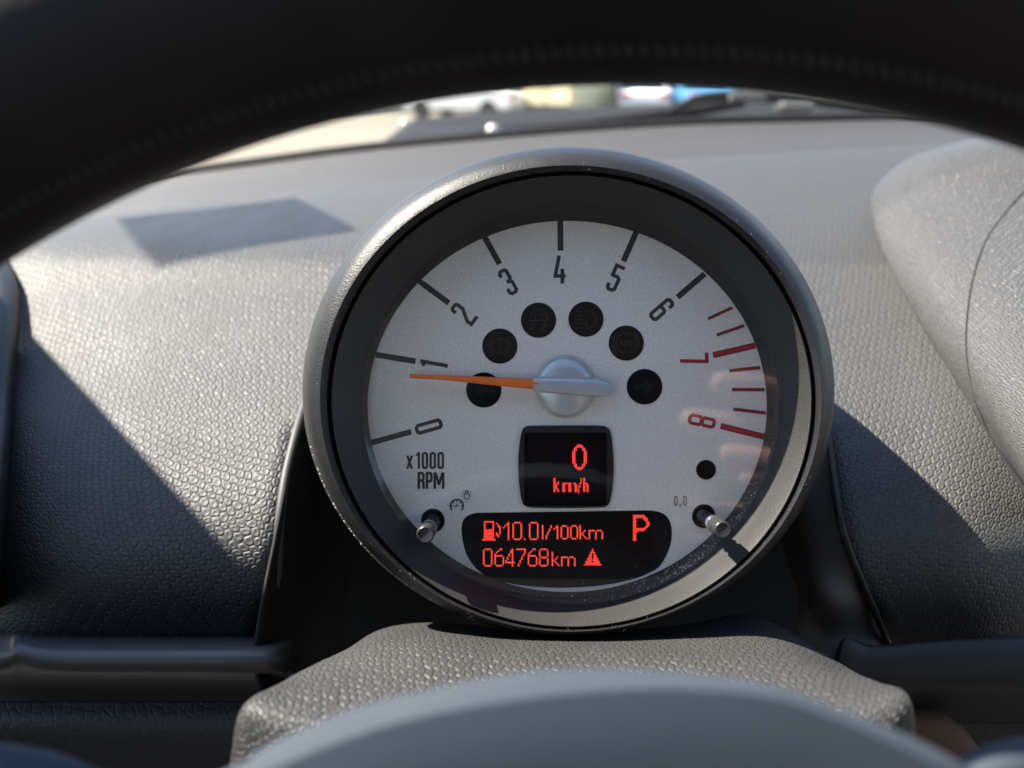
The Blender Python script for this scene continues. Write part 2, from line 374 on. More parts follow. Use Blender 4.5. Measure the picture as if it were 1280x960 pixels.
def van(loc, rz):
    e = thing('delivery_van', 'cream van seen from behind with two closed rear doors', 'van', mw=Matrix.Translation(loc) @ Matrix.Rotation(rz, 4, 'Z'))
    bm = bmesh.new(); box(bm, Vector((0, 2.4, 1.25)), (2.0, 4.8, 1.9), bev=.1); from_bm('body', bm, M['cream'], e)
    for sx in (-1, 1):
        bm = bmesh.new(); box(bm, Vector((sx * .47, -.03, 1.25)), (.88, .06, 1.7), bev=.02); d = from_bm('rear_door', bm, M['cream'], e)
        bm = bmesh.new(); box(bm, Vector((sx * .47, -.07, 1.75)), (.6, .03, .45), bev=.01); from_bm('window', bm, M['carglass'], d)
    bm = bmesh.new(); box(bm, Vector((0, -.08, .42)), (1.9, .14, .16), bev=.03); from_bm('bumper', bm, M['dark'], e)
    wheel_parts(e, [(sx, y) for sx in (-.85, .85) for y in (.8, 3.9)], .36)
gp = ground_at(683, 150); van((gp.x, gp.y, 0), R(-34))
gp = ground_at(580, 152); car((gp.x, gp.y + 2.2, 0), R(62), M['carwhite'], 'white car parked side-on to the left of the cream van')
gp = ground_at(805, 150); car((gp.x + .15, gp.y + 2.2, 0), R(-4), M['carwhite'], 'white car with red tail lights right of the cream van')
gp = ground_at(885, 152); car((gp.x + .1, gp.y + 2.5, 0), R(4), M['carblue'], 'light blue car parked at the right end of the row')
# low hedge and block wall behind the row
M['leaf'] = mat('hedge_leaf', (0.10, 0.13, 0.03), 0.6); M['wallp'] = mat('render_wall', (0.42, 0.39, 0.32), 0.9); noise_tint(M['wallp'], (0.42, 0.39, 0.32), 2, 0.2)
bm = bmesh.new()
for i in range(2600):
    c = Vector((random.uniform(9.0, 17), random.uniform(24.3, 25.7), random.uniform(.05, 1.3) ** 1.0)); d = Vector((random.gauss(0, 1), random.gauss(0, 1), random.gauss(0, 1))).normalized()
    u = d.orthogonal().normalized() * .09; v = d.cross(u).normalized() * .05
    bm.faces.new([bm.verts.new(c + u), bm.verts.new(c + v), bm.verts.new(c - u), bm.verts.new(c - v)])
tag(from_bm('hedge', bm, M['leaf'], world=True, smooth=False), 'low yellow-green hedge beyond the right end of the windscreen', 'hedge')
bm = bmesh.new(); box(bm, Vector((0, 34, 1.0)), (70, .3, 2.0), bev=.04)
tag(from_bm('boundary_wall', bm, M['wallp'], world=True), 'pale rendered wall behind the parked cars', 'wall')

# ------------------------------------------------------------------ dashboard
dash = thing('dashboard', 'dark grey pebble-grained dashboard moulding around the round rev counter', 'dashboard')
def crest(x):
    pts = [(-60, 300), (22, 284), (150, 265), (330, 245), (480, 229), (700, 211), (860, 200), (1175, 184), (1340, 178)]
    for (a, ya), (b, yb) in zip(pts, pts[1:]):
        if x <= b: return ya + (yb - ya) * (x - a) / (b - a)
    return pts[-1][1]
def base_y(x):
    pts = [(-60, 275), (150, 232), (240, 217), (480, 187), (800, 159), (1137, 150), (1340, 152)]
    for (a, ya), (b, yb) in zip(pts, pts[1:]):
        if x <= b: return ya + (yb - ya) * (x - a) / (b - a)
    return pts[-1][1]
# columns: 0 far left, 2 left lip, 5 right lip, 7 far right
def X(r):
    tops = [-60, 40, 160, 290, 420, 700, 985, 1080, 1180, 1300, 1400]
    lipL = {0: 430, 1: 420, 2: 400, 3: 385, 4: 372, 5: 352, 6: 344, 7: 322}
    lipR = {0: 990, 1: 1000, 2: 1015, 3: 1030, 4: 1038, 5: 1050, 6: 1068, 7: 1110}
    a, b = lipL[r], lipR[r]
    return [-60, 30, 30 + (a - 30) * .36, 30 + (a - 30) * .7, a, (a + b) / 2, b, b + (1330 - b) * .3, b + (1330 - b) * .6, 1330, 1420]
ys = [None, 300, 370, 450, 535, 640, 720, 802]; zs = [-.30, -.15, -.105, -.07, -.038, -.016, -.012, -.026]
rows = []
first = []
for x in X(0): first.append((x, crest(x) + 10, -.325))
rows.append(first)
for r in range(8):
    row = []
    for ci, x in enumerate(X(r)):
        y = crest(x) if r == 0 else ys[r]
        z = zs[r]
        if ci <= 1: z += (-.006 if ci == 1 else -.03) * (1 if r > 0 else 0)      # rolls away beside the left air vent
        if r >= 3 and ci >= 9: z -= .01
        row.append((x, y, z))
    rows.append(row)
upper, UB = sheet('panel', rows, M['dash'], dash, k=7, kv=7, vz=.08, vy=lambda v: .62 + .38 * min(1, max(0, (v - 2.5) / 3)), keep=lambda u, v: not (v > 4.9 and 4 <= u < 6))
# sloping defroster strip between the crest and the glass
xs = [-60, 150, 330, 480, 700, 860, 1020, 1175, 1340]
sheet('defroster_strip', [[(x, base_y(x) - 1, -.43) for x in xs], [(x, base_y(x) + (crest(x) - base_y(x)) * .35, -.405) for x in xs],
                          [(x, crest(x) - 5, -.36) for x in xs], [(x, crest(x) + 6, -.345) for x in xs]], M['dash_back'], dash, k=6, kv=6)
# black rubber seal at the foot of the glass
tube('windscreen_seal', [(x, base_y(x) - 1, -.438) for x in xs], .0065, M['groove'], dash)
# lips either side of the cavity below the gauge
tube('cavity_lip', [(392, 470, -.06), (373, 530, -.036), (356, 600, -.02), (349, 660, -.012), (345, 720, -.008), (332, 765, -.012), (322, 802, -.020)], [.0012, .0014, .0014, .0015, .0016, .0016, .0012], M['dash'], dash)
tube('cavity_lip', [(1030, 500, -.05), (1038, 560, -.03), (1048, 640, -.010), (1062, 690, -.010), (1085, 745, -.014), (1110, 804, -.022)], [.0010, .0011, .0012, .0012, .0012, .0010], M['trim'], dash)
# cavity walls
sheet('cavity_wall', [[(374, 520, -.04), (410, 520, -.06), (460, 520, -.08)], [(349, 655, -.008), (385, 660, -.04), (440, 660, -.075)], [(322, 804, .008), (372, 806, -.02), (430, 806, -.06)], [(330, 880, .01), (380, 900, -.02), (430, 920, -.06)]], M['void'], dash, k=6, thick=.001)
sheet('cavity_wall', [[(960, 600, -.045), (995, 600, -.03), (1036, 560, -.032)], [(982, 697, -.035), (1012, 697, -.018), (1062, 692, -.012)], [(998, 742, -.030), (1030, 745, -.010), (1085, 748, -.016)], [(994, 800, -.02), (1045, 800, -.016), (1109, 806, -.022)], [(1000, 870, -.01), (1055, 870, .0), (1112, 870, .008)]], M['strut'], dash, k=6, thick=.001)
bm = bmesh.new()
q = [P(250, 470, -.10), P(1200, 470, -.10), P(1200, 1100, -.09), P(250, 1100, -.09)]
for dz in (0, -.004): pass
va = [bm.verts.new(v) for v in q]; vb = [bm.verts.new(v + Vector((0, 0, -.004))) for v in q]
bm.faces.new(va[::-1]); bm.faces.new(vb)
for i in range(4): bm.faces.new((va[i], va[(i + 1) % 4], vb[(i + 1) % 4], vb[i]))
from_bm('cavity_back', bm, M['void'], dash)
# left ledge: recess, rolled edge, then lower trim
xs = [-60, 5, 22, 55, 120, 200, 300, 340, 352, 366]
lift = [8, 2, -4, 3, 5, 5, 5, 5, 2, -3]
tuck = [0, 0, 0, 0, 0, 0, 0, -.002, -.008, -.024]
sheet('ledge', [[(x, 790, -.040) for x in xs], [(x, 800 + l, .004 + q) for x, l, q in zip(xs, lift, tuck)], [(x, 805 + l, .013 + q) for x, l, q in zip(xs, lift, tuck)], [(x, 812 + l, .0165 + q) for x, l, q in zip(xs, lift, tuck)],
                [(x, 824 + l, .0175 + q) for x, l, q in zip(xs, lift, tuck)], [(x, 836 + l, .014 + q) for x, l, q in zip(xs, lift, tuck)], [(x, 846, .002) for x in xs], [(x, 884, -.010) for x in xs]], M['ledge'], dash, k=5)
sheet('lower_trim', [[(x, 876, .006) for x in (-80, 40, 160, 300, 420)], [(x, 910, .010) for x in (-80, 40, 160, 300, 420)], [(x, 960, .004) for x in (-80, 40, 160, 300, 420)], [(x, 1040, -.01) for x in (-80, 40, 160, 300, 420)]], M['lower'], dash, k=8)
# right ledge with its upturned horn
xs = [1040, 1048, 1056, 1068, 1085, 1110, 1180, 1280, 1400]
top = [835, 808, 797, 799, 806, 806, 800, 796, 794]
sheet('ledge', [[(x + 6, t + 8, -.02) for x, t in zip(xs, top)], [(x, t, .001) for x, t in zip(xs, top)], [(x, t + 9, .006) for x, t in zip(xs, top)], [(x, t + 30, .008) for x, t in zip(xs, [820, 812, 808, 806, 806, 806, 802, 798, 796])],
                [(x, 860, .007) for x in xs], [(x, 882, .0) for x in xs], [(x, 905, -.012) for x in xs]], M['trim'], dash, k=6)
sheet('lower_trim', [[(x, 890, -.010) for x in (1000, 1120, 1240, 1400)], [(x, 960, -.02) for x in (1000, 1120, 1240, 1400)], [(x, 1060, -.03) for x in (1000, 1120, 1240, 1400)]], M['lower'], dash, k=6)

# ------------------------------------------------------------------ left air vent and right instrument pod
vent = thing('air_vent_housing', 'smooth dark rounded air vent housing at the left edge of the dashboard', 'air vent')
sheet('shell', [[(-90, 300, -.14), (-50, 300, -.135), (-15, 304, -.135), (4, 312, -.14), (8, 330, -.16)], [(-90, 340, -.11), (-50, 340, -.105), (-5, 342, -.105), (16, 348, -.11), (22, 352, -.12)],
                [(-90, 400, -.08), (-50, 400, -.075), (0, 402, -.075), (18, 404, -.082), (24, 404, -.09)], [(-90, 500, -.04), (-50, 500, -.04), (-5, 500, -.042), (14, 500, -.05), (19, 500, -.07)],
                [(-90, 620, .0), (-50, 620, .0), (-18, 620, -.005), (6, 620, -.015), (12, 620, -.05)], [(-90, 760, .01), (-60, 760, .01), (-30, 760, .003), (-5, 760, -.01), (0, 760, -.04)]], M['satin'], vent, k=7)
pod = thing('instrument_pod', 'leather-grained bulging housing of the central dial at the right edge', 'instrument pod')
Lp = [(1218, 172, -.175), (1140, 196, -.165), (1096, 232, -.155), (1089, 265, -.14), (1108, 325, -.112), (1148, 400, -.082), (1200, 485, -.053), (1252, 572, -.030), (1300, 650, -.012)]
rows = []
for (x, y, z) in Lp:
    e = 1340
    rows.append([(x + 3, y + 2, z - .05), (x, y, z), (x + 7, y + 1, z + .014), (x + (e - x) * .22, y + 2, z + .032), (x + (e - x) * .5, y + 3, z + .044), (x + (e - x) * .78, y + 4, z + .05), (e + 30, y + 4, z + .052)])
rows.insert(0, [(a[0] + 10, a[1] + 3, a[2] - .03) for a in rows[0]])
podo, PB = sheet('shell', rows, M['pod'], pod, k=7, kv=7)
seam = []
for px_, py_ in [(1310, 215), (1282, 238), (1255, 268), (1232, 302), (1216, 350), (1208, 410), (1211, 462), (1225, 515), (1248, 560), (1285, 610)]:
    h = hit(PB, px_, py_)
    if h is not None: seam.append(tuple(h))
if len(seam) > 2: tube('seam', seam, .00028, M['groove'], pod, px=False, n=8)

# ------------------------------------------------------------------ steering column cover
cov = thing('steering_column_cover', 'grained upper cover of the steering column just below the round gauge', 'column cover')
R0 = [(392, 960), (415, 850), (458, 795), (530, 778), (640, 786), (760, 788), (860, 780), (935, 768), (1000, 795), (1045, 840), (1060, 930)]
R1 = [(352, 990), (378, 852), (440, 812), (520, 797), (640, 806), (760, 808), (870, 806), (965, 808), (1040, 830), (1085, 858), (1095, 960)]
R2 = [(318, 1000), (338, 868), (400, 846), (510, 842), (640, 847), (760, 849), (880, 848), (985, 846), (1060, 850), (1112, 864), (1120, 960)]
R3 = [(289, 950, .060), (303, 884, .0625), (345, 893, .065), (430, 918, .067), (560, 950, .069), (760, 968, .070), (930, 950, .069), (1030, 915, .067), (1095, 886, .065), (1137, 872, .0625), (1143, 950, .060)]
R4 = [(292, 1010, .061), (301, 955, .0645), (343, 968, .067), (430, 1000, .069), (560, 1040, .071), (760, 1060, .072), (930, 1040, .071), (1030, 1000, .069), (1095, 965, .067), (1139, 945, .0645), (1145, 1010, .061)]
covo, CB = sheet('shell', [[(x, y, -.01) for x, y in R0], [(x, y, .028) for x, y in R1], [(x, y, .048) for x, y in R2], R3, R4], M['cover'], cov, k=6, kv=8, thick=.0025)
tube('stalk_lever', [(1090, 915, -.005), (1150, 912, .0), (1185, 925, .003), (1215, 965, .004)], [.006, .006, .0055, .005], mat('stalk_brown', (0.10, 0.05, 0.025), 0.7, spec=0.3), cov)

# ------------------------------------------------------------------ rev counter
tach = thing('rev_counter', 'round rev counter with silver face, orange needle and red lit displays', 'gauge')
# housing: outer rolled rim, groove, bevel
rim = from_bm('outer_rim', ring_loft([(700, 488, 262, 242, -.055), (704, 488, 290, 268, -.032), (709, 488.5, 322, 296, -.006), (710.5, 489, 331, 304.8, .0025), (710.6, 489.2, 332.6, 306, .008), (711, 490.2, 331, 304.6, .0135), (711.6, 492.5, 327, 301, .0175),
      (712.4, 495, 321, 297, .0200), (713.4, 498, 313.5, 291.5, .0208), (714.2, 500.3, 308, 288, .0198), (714.4, 500.8, 305.6, 286.8, .0184), (714.5, 501, 304.6, 286, .0150), (714.5, 501, 304.0, 285.6, .0110)], n=220), M['satin'], tach, ang=60)
from_bm('shadow_gap', ring_loft([(714.5, 501, 304.3, 285.8, .0115), (714.4, 501, 300.0, 282.2, .0115)], n=220), M['groove'], tach)
bev = from_bm('bevel_ring', ring_loft([(714.4, 501, 301.6, 283.8, .009), (714.4, 501, 301.7, 283.9, .0158), (714.4, 501, 301, 283.2, .0168), (714.3, 501.2, 299.6, 281.8, .0172), (714, 502.2, 293, 276.5, .0156), (713.6, 504, 281, 266, .0116), (713.2, 506, 269, 256, .0077), (713, 507, 262.2, 250.4, .0057), (713, 507, 261.2, 249.6, .0050)], n=220), M['bevel'], tach, ang=40)
from_bm('inner_ring', ring_loft([(713, 507, 261.4, 249.8, .0046), (712.6, 507.3, 259.5, 248, .0043), (711, 508, 254, 239, .0022), (709, 508, 249.5, 232, .0002)], n=220), M['bevel'], tach, ang=40)
# dial plate with real openings
def ell(cx, cy, rx, ry, n): return [(cx + rx * math.cos(2 * math.pi * i / n), cy - ry * math.sin(2 * math.pi * i / n)) for i in range(n)]
def smooth_loop(pts, k=6):
    n = len(pts); V = [Vector(p) for p in pts]; out = []
    for i in range(n):
        for j in range(k): out.append(tuple(cr(V[i - 1], V[i], V[(i + 1) % n], V[(i + 2) % n], j / k)))
    return out
speed_out = smooth_loop([(657, 533.2), (668, 532.2), (707, 531.8), (746, 532), (757, 533.5), (762.5, 540), (765.5, 560), (766.7, 583), (765.5, 606), (762, 626), (757, 632.5), (746, 634), (707, 634.6), (668, 634.3), (658, 632.6), (652.5, 627), (649, 606), (647.7, 583), (648.8, 560), (652, 540)])
trip_out = smooth_loop([(590, 642.4), (604, 640.9), (660, 640), (720, 639.2), (790, 638.2), (815, 638.3), (829, 642), (838, 652), (840.6, 670), (836, 690), (825, 709), (812, 717), (790, 725.5), (750, 733), (700, 735.8), (655, 733), (618, 726), (600, 716), (585, 698), (578.5, 678), (576.8, 660), (580.5, 648)])
hl = ell(541, 651, 15, 15.3, 40); hr = ell(880, 645.5, 15, 15.3, 40)
def plate_with_holes(loops, z, depth):
    bm = bmesh.new(); L3 = [[P(x, y, 0) for x, y in lp] for lp in loops]
    tris = tessellate_polygon(L3); flat = [v for lp in L3 for v in lp]
    vs = [bm.verts.new((v.x, v.y, z)) for v in flat]
    for t in tris:
        try: bm.faces.new([vs[i] for i in t])
        except ValueError: pass
    k = 0
    for lp in L3:
        n = len(lp); low = [bm.verts.new((v.x, v.y, z - depth)) for v in lp]
        for i in range(n): j = (i + 1) % n; bm.faces.new((vs[k + i], vs[k + j], low[j], low[i]))
        k += n
    bmesh.ops.recalc_face_normals(bm, faces=bm.faces); return bm
dialo = from_bm('dial_face', plate_with_holes([ell(709, 509, 252, 236.5, 200), speed_out, trip_out, hl, hr], 0, .0012), M['dial'], tach, smooth=False)
for cx, cy in ((541, 651), (880, 645.5)):
    from_bm('stem_socket', ring_loft([(cx, cy, 15.4, 15.7, -.0010), (cx, cy, 16, 16, -.006), (cx, cy, 1, 1, -.0061)], n=40, close_last=True), mat('socket', (0.09, 0.075, 0.07), 0.5), dialo)
# tick marks
ticks = [((461, 554.3), (514, 539.6), 6.8, 0), ((470, 443.5), (519.5, 451.5), 7, 0), ((524, 351.3), (561, 378.8), 7, 0), ((604.8, 294.7), (624.4, 330), 7, 0), ((700.3, 272), (700.6, 313.3), 7, 0),
         ((796, 288.5), (779.3, 326.5), 7, 0), ((880.5, 342.4), (846.8, 371.5), 7, 0), ((915, 384.6), (885, 398.5), 3.6, 1), ((930, 407), (896, 418.8), 3.6, 1), ((943.5, 432), (891.3, 443.9), 7.4, 1),
         ((950, 459.4), (911.5, 463.6), 4, 1), ((955.5, 487), (915, 487), 4, 1), ((957, 516.2), (916.6, 511.4), 4, 1), ((956.5, 546.2), (900.8, 532.5), 7.4, 1)]
for a, b, wd, red in ticks:
    bm = bmesh.new(); stroke(bm, [a, b], wd, .00014, -.0002)
    d = (Vector(b) - Vector(a)).normalized(); b2 = tuple(Vector(b) - d * 1.2)
    stroke(bm, [a, b2], wd - 2.3, .00019, .00012, mi=1)
    from_bm('tick_mark', bm, [M['red'], M['red_in']] if red else [M['print'], M['print_in']], dialo, smooth=False)
hx, hy, c = 4.7, 15.4, 2.2
GL = {
 '0': [([(-hx + c, hy), (hx - c, hy), (hx, hy - c), (hx, -hy + c), (hx - c, -hy), (-hx + c, -hy), (-hx, -hy + c), (-hx, hy - c)], True)],
 '1': [([(1.5, hy + 2), (1.5, -hy - 2.2)], False), ([(1.5, hy - 1.2), (-3.8, hy - 3.4)], False)],
 '2': [([(-hx, hy - 7), (-hx, hy - c), (-hx + c, hy), (hx - c, hy), (hx, hy - c), (hx, 5), (-hx, -9), (-hx, -hy), (hx + 3, -hy)], False)],
 '3': [([(-hx, hy - 7), (-hx, hy - c), (-hx + c, hy), (hx - c, hy), (hx, hy - c), (hx, 3.2), (hx - 2.6, .2), (hx, -2.8), (hx, -hy + c), (hx - c, -hy), (-hx + c, -hy), (-hx, -hy + c), (-hx, -hy + 8)], False), ([(-1.8, .2), (hx - 2.6, .2)], False)],
 '4': [([(-.5, hy + 2), (-5.5, -8), (7.5, -8)], False), ([(3.4, 1), (3.4, -hy - 2.2)], False)],
 '5': [([(hx + 1.5, hy), (-hx, hy), (-hx, 2.4), (hx - c, 2.4), (hx, 2.4 - c), (hx, -hy + c), (hx - c, -hy), (-hx + c, -hy), (-hx, -hy + c), (-hx, -hy + 7)], False)],
 '6': [([(-hx, 2), (hx - c, 2), (hx, 2 - c), (hx, -hy + c), (hx - c, -hy), (-hx + c, -hy), (-hx, -hy + c)], True), ([(-hx, 1), (-hx, hy - c), (-hx + c, hy), (hx - c, hy), (hx, hy - c), (hx, hy - 7)], False)],
 '7': [([(-8, hy + .4), (3, hy + .4), (1.4, -hy - 2.2)], False)],
 '8': [([(-hx + c, hy), (hx - c, hy), (hx, hy - c), (hx, 2.6), (hx - c, .6), (-hx + c, .6), (-hx, 2.6), (-hx, hy - c)], True), ([(-hx + c, -.6), (hx - c, -.6), (hx + .4, -2.8), (hx + .4, -hy + c), (hx - c, -hy), (-hx + c, -hy), (-hx - .4, -hy + c), (-hx - .4, -2.8)], True)],
}
def glyph(ch, cx, cy, up, s, mats, name='numeral', sc=1.0, parent=None, inset=1.7):
    u = Vector(up).normalized(); r = Vector((-u.y, u.x))      # image coordinates: y grows downwards
    bm = bmesh.new()
    for n_, (pl, cl) in enumerate(GL[ch]):
        q = [(cx + r.x * x * sc + u.x * y * sc, cy + r.y * x * sc + u.y * y * sc) for x, y in pl]
        stroke(bm, q, s, .00012 + n_ * .00001, 0, cl)
        stroke(bm, q, s - inset, .00017 + n_ * .00001, .0001, cl, mi=1)
    return from_bm(name, bm, mats, parent or dialo, smooth=False)
BK = [M['print'], M['print_in']]; RD = [M['red'], M['red_in']]
def outward(t): return (t[0][0] - t[1][0], t[0][1] - t[1][1])
glyph('0', 536, 533.2, (-51, 14.5), 4.4, BK); glyph('1', 542.3, 455.8, (-48, -9), 4.6, BK); glyph('2', 579.5, 392.5, outward(ticks[2]), 4.4, BK); glyph('3', 635, 352.3, outward(ticks[3]), 4.4, BK)
glyph('4', 699.5, 337, (0, -1), 4.4, BK); glyph('5', 769, 347.6, outward(ticks[5]), 4.4, BK); glyph('6', 827, 387, outward(ticks[6]), 4.4, BK)
glyph('7', 867.5, 449.2, (1, -.03), 4.2, RD); glyph('8', 877.3, 526.4, (51, 11), 3.9, RD)
# lettering x1000 RPM, drawn as narrow strokes
def letters(items, s, mats, name, parent=None, z=.00012):
    for pls in items:
        bm = bmesh.new()
        for n_, (pl, cl) in enumerate(pls): stroke(bm, pl, s, z + n_ * .000012, 0, cl)
        from_bm(name, bm, mats, parent or dialo, smooth=False)
def O(x0, x1, y0, y1, c=1.4): return ([(x0 + c, y0), (x1 - c, y0), (x1, y0 + c), (x1, y1 - c), (x1 - c, y1), (x0 + c, y1), (x0, y1 - c), (x0, y0 + c)], True)
letters([[([(509, 569.5), (515, 586)], False), ([(515, 569.5), (509, 586)], False)], [([(523.6, 565), (523.6, 586)], False), ([(523.6, 567), (520.4, 569)], False)],
         [O(528.6, 533.8, 566.4, 584.8)], [O(538.4, 543.6, 566.4, 584.8)], [O(548.2, 553.6, 566.4, 584.8)]], 2.8, M['print'], 'numeral')
letters([[([(523.5, 611), (523.5, 591.4), (528, 591.4), (529.3, 593), (529.3, 599), (528, 600.6), (523.5, 600.6)], False), ([(527, 600.6), (529.4, 603), (529.6, 611)], False)],
         [([(533.7, 611), (533.7, 591.4), (538, 591.4), (539.3, 593), (539.3, 600), (538, 601.6), (533.7, 601.6)], False)],
         [([(543.5, 611), (543.5, 590.4)], False), ([(544.2, 590.6), (548.8, 606)], False), ([(553.4, 590.6), (548.6, 606)], False), ([(554, 611), (554, 590.4)], False)]], 3.1, M['print'], 'letter')
letters([[O(843.2, 846.4, 620.5, 631.5, .9)], [([(850.6, 630), (850, 633.5)], False)], [O(854.4, 857.6, 620.5, 631.5, .9)]], 1.0, mat('faint_print', (0.22, 0.13, 0.12), 0.5), 'numeral')
# instrument-lighting symbol
bm = bmesh.new()
stroke(bm, [(571.1 + 8 * math.cos(R(a)), 632.2 - 7.8 * math.sin(R(a))) for a in range(-45, 226, 15)], 1.9, .00012)
for a in (0, 45, 90, 135, 180): stroke(bm, [(571.1 + 7 * math.cos(R(a)), 632.2 - 7 * math.sin(R(a))), (571.1 + 4.8 * math.cos(R(a)), 632.2 - 4.8 * math.sin(R(a)))], 1.2, .00014)
stroke(bm, [(568, 633.4), (572.4, 631.4)], 1.6, .00012)
from_bm('symbol', bm, M['print'], dialo, smooth=False)
bm = bmesh.new(); stroke(bm, ell(583.6, 620.2, 3.6, 3.8, 20), 1.0, .00012, closed=True); stroke(bm, [(582, 616.6), (582, 613.6), (585.2, 613.6), (585.2, 616.6)], 1.0, .00014)
for a in (0, -40, -90, -140, 180, 140, 40): stroke(bm, [(583.6 + 6 * math.cos(R(a)), 620.2 - 6 * math.sin(R(a))), (583.6 + 7 * math.cos(R(a)), 620.2 - 7 * math.sin(R(a)))], .9, .00012)
from_bm('symbol', bm, M['print'], dialo, smooth=False)

# warning lights with their unlit symbols
def lamp(cx, cy, r, name='warning_light'):
    bm = bmesh.new(); prism(bm, ell(cx, cy, r, r, 48), -.0004, .00018)
    return from_bm(name, bm, M['smoke'], tach, ang=40)
Z1 = .00026
def sym(l, items, s=1.2):
    bm = bmesh.new()
    for n_, it in enumerate(items):
        if len(it) == 3: stroke(bm, it[0], it[2], Z1 + n_ * 1e-5, .0001, it[1])
        else: stroke(bm, it[0], s, Z1 + n_ * 1e-5, .0001, it[1])
    from_bm('symbol', bm, M['icon'], l, smooth=False)
l = lamp(604.8, 487.5, 22); bm = bmesh.new(); prism(bm, [(592, 487.5), (604, 477), (604, 483), (617, 483), (617, 492), (604, 492), (604, 498)], .0001, Z1); from_bm('symbol', bm, M['icon2'], l, smooth=False)
l = lamp(624.8, 432.6, 22); sym(l, [(ell(624.8, 432.6, 9.5, 9.5, 32), True), ([(624.8, 425), (624.8, 435)], False), ([(624.8, 438), (624.8, 440)], False), ([(624.8 - 13 * math.cos(R(a)), 432.6 + 13 * math.sin(R(a))) for a in range(-45, 46, 9)], False), ([(624.8 + 13 * math.cos(R(a)), 432.6 + 13 * math.sin(R(a))) for a in range(-45, 46, 9)], False)])
l = lamp(673.1, 400.3, 22); sym(l, [([(662, 401), (663.5, 392), (668, 386), (678, 386), (683, 392), (684.5, 401)], True), ([(663, 392.4), (683, 392.4)], False), ([(669, 394), (669, 401)], False), ([(673.5, 394), (673.5, 401)], False), ([(678, 394), (678, 401)], False),
     ([(664, 406), (668, 405), (667, 409), (663, 411), (667, 414)], False), ([(677, 406), (682, 405), (680, 409), (676, 411), (681, 414)], False)])
l = lamp(732.4, 399, 22); sym(l, [([(734, 388), (740, 389.5), (744.5, 394), (745.5, 399), (744.5, 404), (740, 408.5), (734, 410), (732, 404), (732, 394)], True)] + [([(719, y), (728, y)], False) for y in (389.5, 394.5, 399.5, 404.5, 409.5)])
l = lamp(782.7, 428.9, 22)
sym(l, [(ell(782.7, 428.9, 12.6, 12.6, 36), True), ([(782.7 - 16 * math.cos(R(a)), 428.9 + 16 * math.sin(R(a))) for a in range(-40, 41, 10)], False), ([(782.7 + 16 * math.cos(R(a)), 428.9 + 16 * math.sin(R(a))) for a in range(-40, 41, 10)], False),
        ([(773.8, 432.4), (776.4, 425.6), (779, 432.4)], False, .9), ([(774.8, 430.2), (778, 430.2)], False, .8),
        ([(780.6, 432.2), (780.6, 425.8), (783.6, 425.8), (784.6, 427.2), (783.6, 428.8), (780.8, 428.8)], False, .9), ([(783.4, 428.8), (784.8, 430.4), (783.8, 432.2), (780.8, 432.2)], False, .9),
        ([(791, 426.8), (789.6, 425.7), (787.4, 425.9), (786.8, 427.4), (790.4, 430), (790.4, 431.8), (788.6, 432.5), (786.6, 431.6)], False, .9)])
l = lamp(805.5, 483.4, 22.2); bm = bmesh.new(); prism(bm, [(818, 483.4), (806, 494), (806, 488), (793, 488), (793, 479), (806, 479), (806, 473)], .0001, Z1); from_bm('symbol', bm, M['icon2'], l, smooth=False)
lamp(882.4, 587.2, 12.3, 'indicator_light')

# speed display
bm = plate_with_holes([speed_out, [(657.2, 540.6), (756.4, 540.6), (758.2, 542.6), (758.2, 630), (756.4, 632), (657.2, 632), (655.4, 630), (655.4, 542.6)][::-1]], .0007, .0014)
spd = from_bm('speed_display', bm, mat('display_frame', (0.014, 0.015, 0.017), 0.4), tach, smooth=False)
bm = bmesh.new(); prism(bm, [(650, 535), (765, 535), (765, 634), (650, 634)], -.0022, -.0010); from_bm('screen', bm, M['screen'], spd, smooth=False)
# trip display
bm = bmesh.new(); prism(bm, [(x, y) for x, y in smooth_loop([(589, 641), (604, 639), (720, 637.5), (815, 636.5), (832, 641), (842, 652), (843.5, 670), (838, 692), (827, 711), (812, 719), (750, 736), (700, 738.5), (655, 736), (598, 718), (583, 700), (575, 678), (574, 660), (578, 646)])], -.0020, -.0009)
trip = from_bm('trip_display', bm, M['screen2'], tach, smooth=False)
bm = bmesh.new(); prism(bm, [(600.5, 643.5), (821.4, 642), (821.4, 710.3), (600.5, 711)], -.0012, -.00082); from_bm('screen', bm, M['screen'], trip, smooth=False)

BIG = {'0': [' #### '] + ['#    #'] * 9 + [' #### '],
 '1': ['   #', '  ##', ' # #', '#  #'] + ['   #'] * 7,
 '6': ['   ## ', '  #   ', ' #    ', '#     ', '##### ', '#    #', '#    #', '#    #', '#    #', '#    #', ' #### '],
 '4': ['    # ', '   ## ', '   ## ', '  # # ', '  # # ', ' #  # ', ' #  # ', '#   # ', '######', '    # ', '    # '],
 '7': ['######', '     #', '     #', '    # ', '    # ', '   #  ', '   #  ', '  #   ', '  #   ', ' #    ', ' #    '],
 '8': [' #### ', '#    #', '#    #', '#    #', '#    #', ' #### ', '#    #', '#    #', '#    #', '#    #', ' #### '],
 '.': ['#'],
 'pump': ['####### ', '#     # ', '# ### ##', '# ### # ', '#     # ', '####### ', '####### ', '####### ', '####### ', '####### ', '####### ', '########']}
BIG['pump'] = [' ######    ', ' #    # #  ', ' #    #  # ', ' #    #  ##', ' #    #   #', ' ######   #', ' ######   #', ' ###### # #', ' ###### ## ', ' ######  # ', ' ######    ', '########   ']
